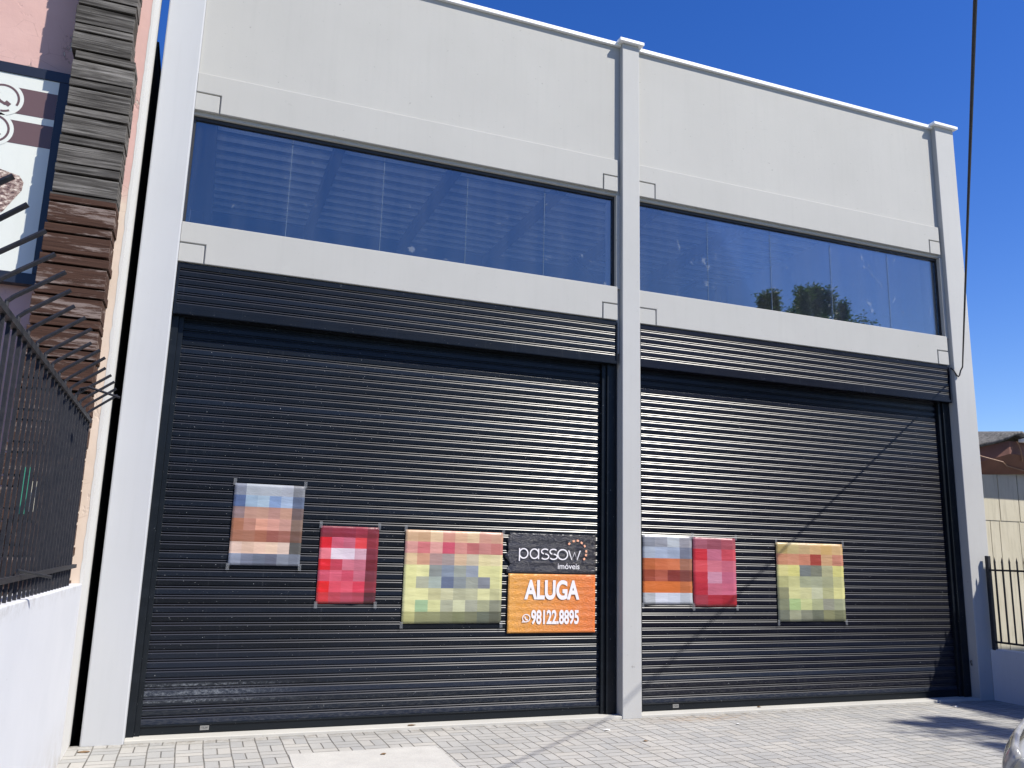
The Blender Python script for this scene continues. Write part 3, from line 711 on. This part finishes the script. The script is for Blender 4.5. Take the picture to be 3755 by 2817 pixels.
# low white wall and iron fence running to the street
lw = MB(); lw.prism_yz([(YN-.002, -.1), (YN-.002, 1.262), (-5.6, 1.325), (-5.6, -.1)], -.93, -.752)
tag(lw.build('boundary_wall', mat['white_wall'], None, .01, seg=3), 'low bright white boundary wall under the black iron fence', 'wall')
fn = empty('iron_fence', (-.8, -2.2, 1.28), 'black iron bar fence with bent spikes on the white wall', 'fence')
XF = -.79
def ztop(y): return 2.432+(-y-.9)*.012
def zbot(y): return 1.262+(-y-.42)*.012
MB().box(XF-.015, XF+.015, -5.55, -.885, 0, .03).build('top_rail', mat['iron'], fn)
tr = fn.children[0]
for v in tr.data.vertices: v.co.z += ztop(v.co.y)
MB().box(XF-.012, XF+.028, -5.55, -.80, 1.39, 1.415).build('bottom_rail', mat['iron'], fn)
MB().tube([(XF+.02, -3.0, 1.44), (XF+.13, -2.72, 1.40)], .008).build('loose_rod', mat['iron'], fn)
y = -.93; k_ = 0
while y > -5.55:
    MB().box(XF-.0075, XF+.0075, y-.0075, y+.0075, zbot(y)-.02, ztop(y)).build('bar', mat['iron'], fn)
    if k_ % 2 == 1:
        s2 = random.uniform(.9, 1.08); dy = random.uniform(-.02, .02)
        p = [(XF+.005, y, ztop(y)+.02), (XF+.007, y, ztop(y)+.055), (XF+.03, y, ztop(y)+.078), (XF+.03+.16*s2, y+dy, ztop(y)+.078+.125*s2)]
        MB().tube(p, .0095, 6).build('spike', mat['iron'], fn)
    y -= .12; k_ += 1
MB().tube([(XF, -1.75, 2.46), (XF+.03, -1.78, 2.54), (XF+.08, -1.8, 2.55), (XF+.27, -1.86, 2.49)], .0085, 6).build('bent_rod', mat['iron'], fn)

# ---------------------------------------------------------------- right neighbour
rw = MB(); rw.prism_yz([(-.001, -.1), (-.001, .585), (-5.6, .63), (-5.6, -.1)], 9.085, 9.235)
tag(rw.build('boundary_wall', mat['shade_wall'], None, .01), 'low pale boundary wall with blue shade in its colour at the foot of the right hand pillar', 'wall')
rf_ = empty('spear_fence', (9.12, -1.5, .58), 'black spear fence standing on the low wall before the beige house', 'fence')
XR = 9.105
MB().box(XR-.025, XR+.025, -.08, -.035, .575, 1.68).build('post', mat['iron'], rf_, .006)
MB().box(XR-.012, XR+.012, -5.55, -.081, 1.50, 1.522).build('rail', mat['iron'], rf_)
MB().box(XR-.012, XR+.012, -5.55, -.081, .66, .682).build('rail', mat['iron'], rf_)
y = -.15
while y > -5.55:
    mb = MB(); mb.box(XR-.007, XR+.007, y-.007, y+.007, .682, 1.6)
    mb.add([(XR-.009, y-.009, 1.6), (XR+.009, y-.009, 1.6), (XR+.009, y+.009, 1.6), (XR-.009, y+.009, 1.6), (XR, y, 1.67)], [(0, 1, 4), (1, 2, 4), (2, 3, 4), (3, 0, 4), (3, 2, 1, 0)])
    mb.build('bar', mat['iron'], rf_); y -= .0975
H = empty('beige_house', (13, 1, 0), 'beige boarded house with red brown eaves behind the spear fence', 'house')
hw = MB()
WT = lambda x: 2.812+(x-9.961)*.225
hw.prism_xz([(9.6, 0), (17, 0), (17, 3.6), (13, WT(13)), (9.6, WT(9.6))], .62, .77)
hw.build('wall', mat['board'], H)
up_ = MB()                                           # upper row of boards, lapping over the lower
jx = [9.6, 9.84, 10.205, 10.573, 10.945, 11.32, 11.69]
for k_ in range(len(jx)-1):
    a, b = jx[k_]+.007, jx[k_+1]-.007
    up_.prism_xz([(a, 2.159), (b, 2.159), (b, WT(b)), (a, WT(a))], .603, .619)
jl = [9.6, 9.65, 10.013, 10.18, 10.55, 10.92, 11.3]
for k_ in range(len(jl)-1): up_.box(jl[k_]+.005, jl[k_+1]-.005, .610, .619, 0, 2.158)
up_.build('cladding_boards', mat['board'], H, .002)
ev = MB()
c0 = (10.10, .30); zt0, zb0 = 3.205, 3.03
ev.add([(10.10, .30, zb0), (13.5, .30, zb0-.02), (13.5, .30, zt0-.02), (10.10, .30, zt0)], [(0, 1, 2, 3)])
ev.add([(10.10, .30, zb0), (10.10, .30, zt0), (9.35, .62, zt0-.20), (9.35, .62, zb0-.235)], [(0, 1, 2, 3)])
ev.add([(10.10, .30, zb0), (9.35, .62, zb0-.235), (9.7, .625, WT(9.7)+.0), (13.5, .619, WT(10.7)), (13.5, .30, zb0-.02)], [(0, 1, 2, 4), (2, 3, 4)])
ev.build('eaves', mat['fascia'], H)
rf2 = MB()
NXr, NYr = 60, 14
for j in range(NYr+1):
    for i in range(NXr+1):
        x = 9.3+(13.6-9.3)*i/NXr; y = .2+3.2*j/NYr
        edge_z = zt0+.015+(x-10.1)*.0+.075*math.exp(-((x-10.22)/.17)**2)-.27*max(0, 10.08-x)+.02*math.sin(x*26)*(1 if x > 10.3 else 0)
        rf2.v.append((x, y+.42*max(0, 10.08-x), edge_z+(y-.2)*.12))
for j in range(NYr):
    for i in range(NXr):
        a = j*(NXr+1)+i; rf2.f.append((a, a+1, a+NXr+2, a+NXr+1)); rf2.mi.append(0)
ro = rf2.build('roof_tiles', mat['tile'], H, smooth=True); s_ = ro.modifiers.new('thickness', 'SOLIDIFY'); s_.thickness = .04; s_.offset = -1
MB().box(10.24, 13.5, .16, .27, 3.19, 3.235).build('gutter', mat['coping'], H, .006)
# unseen porch roof, added to throw the diagonal shadow on pillar and shutter
pr = empty('shadow_porch_roof', (12, -2.4, 0), 'added flat porch roof on posts, out of view, shading the pillar and shutter', 'porch')
MB().add([(x, y, z_) for z_ in (3.02, 3.10) for (x, y) in ((10.02, -.93), (14, -.93), (14, -5), (10.24, -5))], [(0, 1, 2, 3), (7, 6, 5, 4), (0, 4, 5, 1), (1, 5, 6, 2), (2, 6, 7, 3), (3, 7, 4, 0)]).build('sheet_roof', mat['coping'], pr)
for (x, y) in ((10.6, -1.1), (13.8, -1.1), (10.8, -4.8), (13.8, -4.8)): MB().box(x-.05, x+.05, y-.05, y+.05, -.13, 3.02).build('post', mat['steel'], pr)
# cables at the house
tag(MB().tube([(9.45, .3, 2.99), (9.609, .3, 2.961), (9.9, .25, 2.905), (10.214, .45, 2.89), (11.2, .55, 2.78)], .008, 6).build('cable', mat['brown_cable'], None), 'brown cable strung from the pillar edge across the eaves of the house', 'cable')
tag(MB().tube([(10.185, .25, 3.198), (10.225, .25, 3.15), (10.25, .25, 3.07), (10.33, .3, 2.98), (10.5, .45, 2.95)], .007, 6).build('cable', mat['brown_cable'], None), 'short tan cable hanging from the gutter over the red brown eaves', 'cable')

# ---------------------------------------------------------------- hanging service cable on the grey building
A_ = Vector((8.88, -.01, 3.97)); F_ = Vector((2.91, -5.38, 3.956)); END = A_+(F_-A_)*3.4
pts = [(8.872, .05, 4.03), (8.873, .0, 3.985), (8.885, -.015, 3.93), (8.915, -.02, 3.91), (8.93, -.025, 3.93), (8.94, -.035, 3.985), (8.95, -.06, 4.03)]
st0 = Vector((8.95, -.06, 4.03))
d_ = (F_-st0)
line = [tuple(st0+d_*t+Vector((0, 0, .0))) for t in [0.02, .05, .1, .2, .35, .5, .7, .85, 1.0, 1.5, 2.0]]
tag(MB().tube(pts+line, .009, 8).build('service_cable', mat['cable'], None, smooth=True), 'black cable dropping from the sky into a loop at the right hand pillar', 'cable')
def pole(x, y, h, label):
    p_ = empty('utility_pole', (x, y, -.13), label, 'pole')
    MB().tube([(x, y, -.13), (x, y, h)], [.15, .1], 14).build('shaft', mat['kerb'], p_, smooth=True)
    MB().box(x-.7, x+.7, y-.05, y+.05, h-.5, h-.4).build('crossarm', mat['steel'], p_)
    return p_
e2 = st0+d_*2.0
pole(e2.x, e2.y, e2.z+.4, 'concrete utility pole across the street carrying the service cable')

# unseen greenery added across the street to darken what the shutters reflect
hg = MB(); rn = random.Random(11)
for k in range(5200):
    x = rn.uniform(-32, 34); top_ = 4.2+1.4*noise.noise(Vector((x*.25, 3, 1)))+.5*noise.noise(Vector((x*1.1, 7, 1)))
    z_ = top_*(1-rn.random()**1.6); y_ = -17.5+rn.uniform(-.9, .9)
    a = Vector((rn.gauss(0, 1), rn.gauss(0, .5), rn.gauss(0, 1))).normalized(); b = a.cross(Vector((0, 1, rn.uniform(-.6, .6)))).normalized(); L = rn.uniform(.3, .75); p = Vector((x, y_, z_))
    hg.add([p-a*L, p+b*L*.6, p+a*L, p-b*L*.6], [(0, 1, 2, 3)])
hg.box(-32, 34, -18.2, -17.6, -.13, 2.9)
tag(hg.build('added_hedge', mat['leaf'], None), kind='stuff')

# ---------------------------------------------------------------- street tree (behind the camera; it shows in the window and by its shadow)
def tree(cx, cy, h, rx, rz, label, seed=1, nleaf=9000, name='street_tree'):
    rn = random.Random(seed); T = empty(name, (cx, cy, 0), label, 'tree')
    tr = MB(); base = Vector((cx, cy, 0)); top = base+Vector((.15, .1, h-2.1*rz)); cc = base+Vector((0, 0, h-rz))
    tr.tube([base, base.lerp(top, .5)+Vector((.05, -.04, 0)), top], [.13, .1, .085], 10)
    clumps = []
    for k in range(64):
        d = Vector((rn.gauss(0, 1), rn.gauss(0, 1), rn.gauss(.25, .9))).normalized()*rn.uniform(.45, 1.0)
        p = cc+Vector((d.x*rx, d.y*rx, d.z*rz)); clumps.append((p, rn.uniform(.16, .36)))
        mid = top.lerp(p, .5)+Vector((0, 0, -.12)); tr.tube([top-Vector((0, 0, rn.uniform(0, .5))), mid, p], [.045, .025, .008], 6)
    for k in range(16):                       # upright shoots that break the outline
        a = rn.uniform(0, 6.28); r_ = rx*rn.uniform(.1, .8); p = cc+Vector((math.cos(a)*r_, math.sin(a)*r_, rz*math.sqrt(max(0, 1-(r_/rx)**2))*.9))
        for q in range(4): clumps.append((p+Vector((0, 0, q*.12)), .11))
    tr.build('trunk', mat['bark'], T, smooth=True)
    lf = MB()
    for k in range(nleaf):
        p0, cr = clumps[k % len(clumps)]
        p = p0+Vector((rn.gauss(0, 1), rn.gauss(0, 1), rn.gauss(0, 1)))*cr*.6
        a = Vector((rn.gauss(0, 1), rn.gauss(0, 1), rn.gauss(0, .6))).normalized(); b = a.cross(Vector((rn.gauss(0, 1), rn.gauss(0, 1), rn.gauss(0, 1)))).normalized(); L = rn.uniform(.05, .095)
        lf.add([p, p+a*L*.5+b*L*.24, p+a*L, p+a*L*.5-b*L*.24], [(0, 1, 2, 3)])
    lf.build('crown', mat['leaf'], T)
    return T
tree(11.5, -6.0, 6.95, 1.95, 1.7, 'small green leafed street tree standing by the kerb behind the silver car', 5, 22000)

# ---------------------------------------------------------------- car at the right edge
def car(cx, cy, zg, label):
    C_ = empty('parked_car', (cx, cy, zg), label, 'car')
    L, Wd = 3.9, 1.68
    # stations along the car from nose (x=0) to tail, heading -x; section = half width points (y, z)
    st_ = [(0.00, .58, .30, .50, .53), (.06, .70, .24, .58, .62), (.22, .78, .20, .64, .71), (.55, .82, .19, .72, .84), (1.05, .84, .19, .80, .98), (1.5, .84, .19, .82, 1.02),
           (2.2, .84, .19, .82, 1.03), (3.0, .83, .2, .82, 1.04), (3.6, .79, .24, .8, 1.02), (3.84, .72, .30, .74, .96), (3.9, .62, .36, .66, .86)]
    mb = MB(); n = 0; ring = []
    for (x, hw, zb, zs, zt_) in st_:
        half = [(hw*.82, zb), (hw*.97, zb+.08), (hw, (zb+zs)/2), (hw*.99, zs), (hw*.90, zs+(zt_-zs)*.65), (hw*.66, zt_-.008), (hw*.3, zt_+.012)]
        r_ = [(-a, b) for a, b in half[::1]] + [(a, b) for a, b in half[::-1]]
        ring.append(len(r_)); mb.v += [(cx+x, cy+a, zg+b) for a, b in r_]
    n = ring[0]
    for k in range(len(st_)-1):
        for i in range(n):
            j = (i+1) % n; mb.f.append((k*n+i, k*n+j, (k+1)*n+j, (k+1)*n+i)); mb.mi.append(0)
    mb.f.append(tuple(range(n))); mb.mi.append(0); mb.f.append(tuple((len(st_)-1)*n+i for i in range(n-1, -1, -1))); mb.mi.append(0)
    bo = mb.build('body', mat['car'], C_, smooth=True); s_ = bo.modifiers.new('smooth', 'SUBSURF'); s_.levels = 2; s_.render_levels = 2
    # cabin
    cb = MB(); cs = [(1.0, .72, .98, .99), (1.65, .68, 1.0, 1.40), (2.2, .66, 1.0, 1.47), (3.0, .66, 1.0, 1.45), (3.55, .66, 1.0, 1.30), (3.82, .64, .98, 1.0)]
    for (x, hw, z0, z1) in cs: cb.v += [(cx+x, cy+a, zg+b) for a, b in ((-hw, z0), (-hw*.84, z0+(z1-z0)*.9), (-hw*.6, z1), (hw*.6, z1), (hw*.84, z0+(z1-z0)*.9), (hw, z0))]
    for k in range(len(cs)-1):
        for i in range(5): cb.f.append((k*6+i, k*6+i+1, (k+1)*6+i+1, (k+1)*6+i)); cb.mi.append(1 if i == 2 and 0 < k < 4 else 0)
    cb.build('windows', [mat['car_glass'], mat['car']], C_, smooth=True)
    for wx in (.75, 3.15):
        for s in (-1, 1):
            wy = cy+s*.74; w0, w1 = wy-.1, wy+.1
            wm = MB().tube([(cx+wx, w0, zg+.30), (cx+wx, w1, zg+.30)], .30, 28); wo = wm.build('wheel', mat['tyre'], C_, smooth=False)
            MB().tube([(cx+wx, wy+s*.098, zg+.30), (cx+wx, wy+s*.106, zg+.30)], .19, 20).build('rim', mat['rim'], wo)
    for s in (-1, 1):                                       # headlights wrapping the corner
        hl = MB(); rows = 7; colm = 7
        for i in range(rows):
            for j in range(colm):
                t = i/(rows-1); u_ = j/(colm-1)             # t along from nose back, u up
                x = -.015+.52*t; hw = .63+.225*(1-(1-t)**2.4); zl = .44+.13*t; zh_ = .62+.19*t
                hl.v.append((cx+x-.02*math.sin(math.pi*u_), cy+s*(hw+.0-.075*u_+.02*math.sin(math.pi*u_)), zg+zl+(zh_-zl)*u_))
        for i in range(rows-1):
            for j in range(colm-1): a = i*colm+j; hl.f.append((a, a+1, a+colm+1, a+colm)); hl.mi.append(0)
        ho = hl.build('headlight', mat['lens'], C_, smooth=True)
        sd_ = ho.modifiers.new('thickness', 'SOLIDIFY'); sd_.thickness = .03; sd_.offset = 0
    MB().box(cx-.02, cx+.05, cy-.42, cy+.42, zg+.30, zg+.46).build('grille', mat['black_plastic'], C_, .02)
    for s in (-1, 1):
        MB().box(cx+1.25, cx+1.42, cy+s*.84-.03, cy+s*.84+.1*s+.03, zg+.98, zg+1.12).build('mirror', mat['car'], C_, .04, seg=3)
    return C_
car(4.14, -4.84, 0, 'silver parked car whose headlight just enters the lower right corner')

# ---------------------------------------------------------------- small litter
def scrap(x, y, z0, r, m_, label, name, cat, seed):
    rn = random.Random(seed); mb = MB(); n = 7
    ring = [(x+r*rn.uniform(.5, 1)*math.cos(6.283*i/n), y+r*.6*rn.uniform(.5, 1)*math.sin(6.283*i/n), z0+rn.uniform(.002, .012)) for i in range(n)]
    mb.add(ring+[(x, y, z0+.014)], [(i, (i+1) % n, n) for i in range(n)]); 
    o_ = mb.build(name, m_, None); s_ = o_.modifiers.new('thickness', 'SOLIDIFY'); s_.thickness = .003
    tag(o_, label, cat)
scrap(3.711, -.44, 0, .055, mat['paper'], 'crumpled white paper scrap on the pavers before the middle pillar', 'paper_scrap', 'litter', 1)
scrap(3.838, -.92, 0, .03, mat['dry_leaf'], 'small brown leaf farther out than the paper scrap at the middle pillar', 'dry_leaf', 'leaf', 2)
scrap(5.098, -.50, 0, .025, mat['paper'], 'tiny white scrap on the pavers before the sandy stain', 'paper_scrap', 'litter', 3)
scrap(5.8, .10, .026, .035, mat['dry_leaf'], 'pale leaf on the threshold of the right hand shutter', 'dry_leaf', 'leaf', 4)
scrap(1.55, -.85, .006, .03, mat['dry_leaf'], 'brown leaf lying on the smooth cement patch', 'dry_leaf', 'leaf', 5)
scrap(2.0, .04, .026, .045, mat['dry_leaf'], 'brown leaf on the threshold of the shutter with the orange banner', 'dry_leaf', 'leaf', 6)
scrap(8.2, -.25, 0, .03, mat['paper'], 'white scrap at the edge of the shade by the right hand pillar', 'paper_scrap', 'litter', 8)
scrap(-.62, -.2, 0, .06, mat['dry_leaf'], 'rusty leaf at the foot of the left corner pillar', 'dry_leaf', 'leaf', 9)
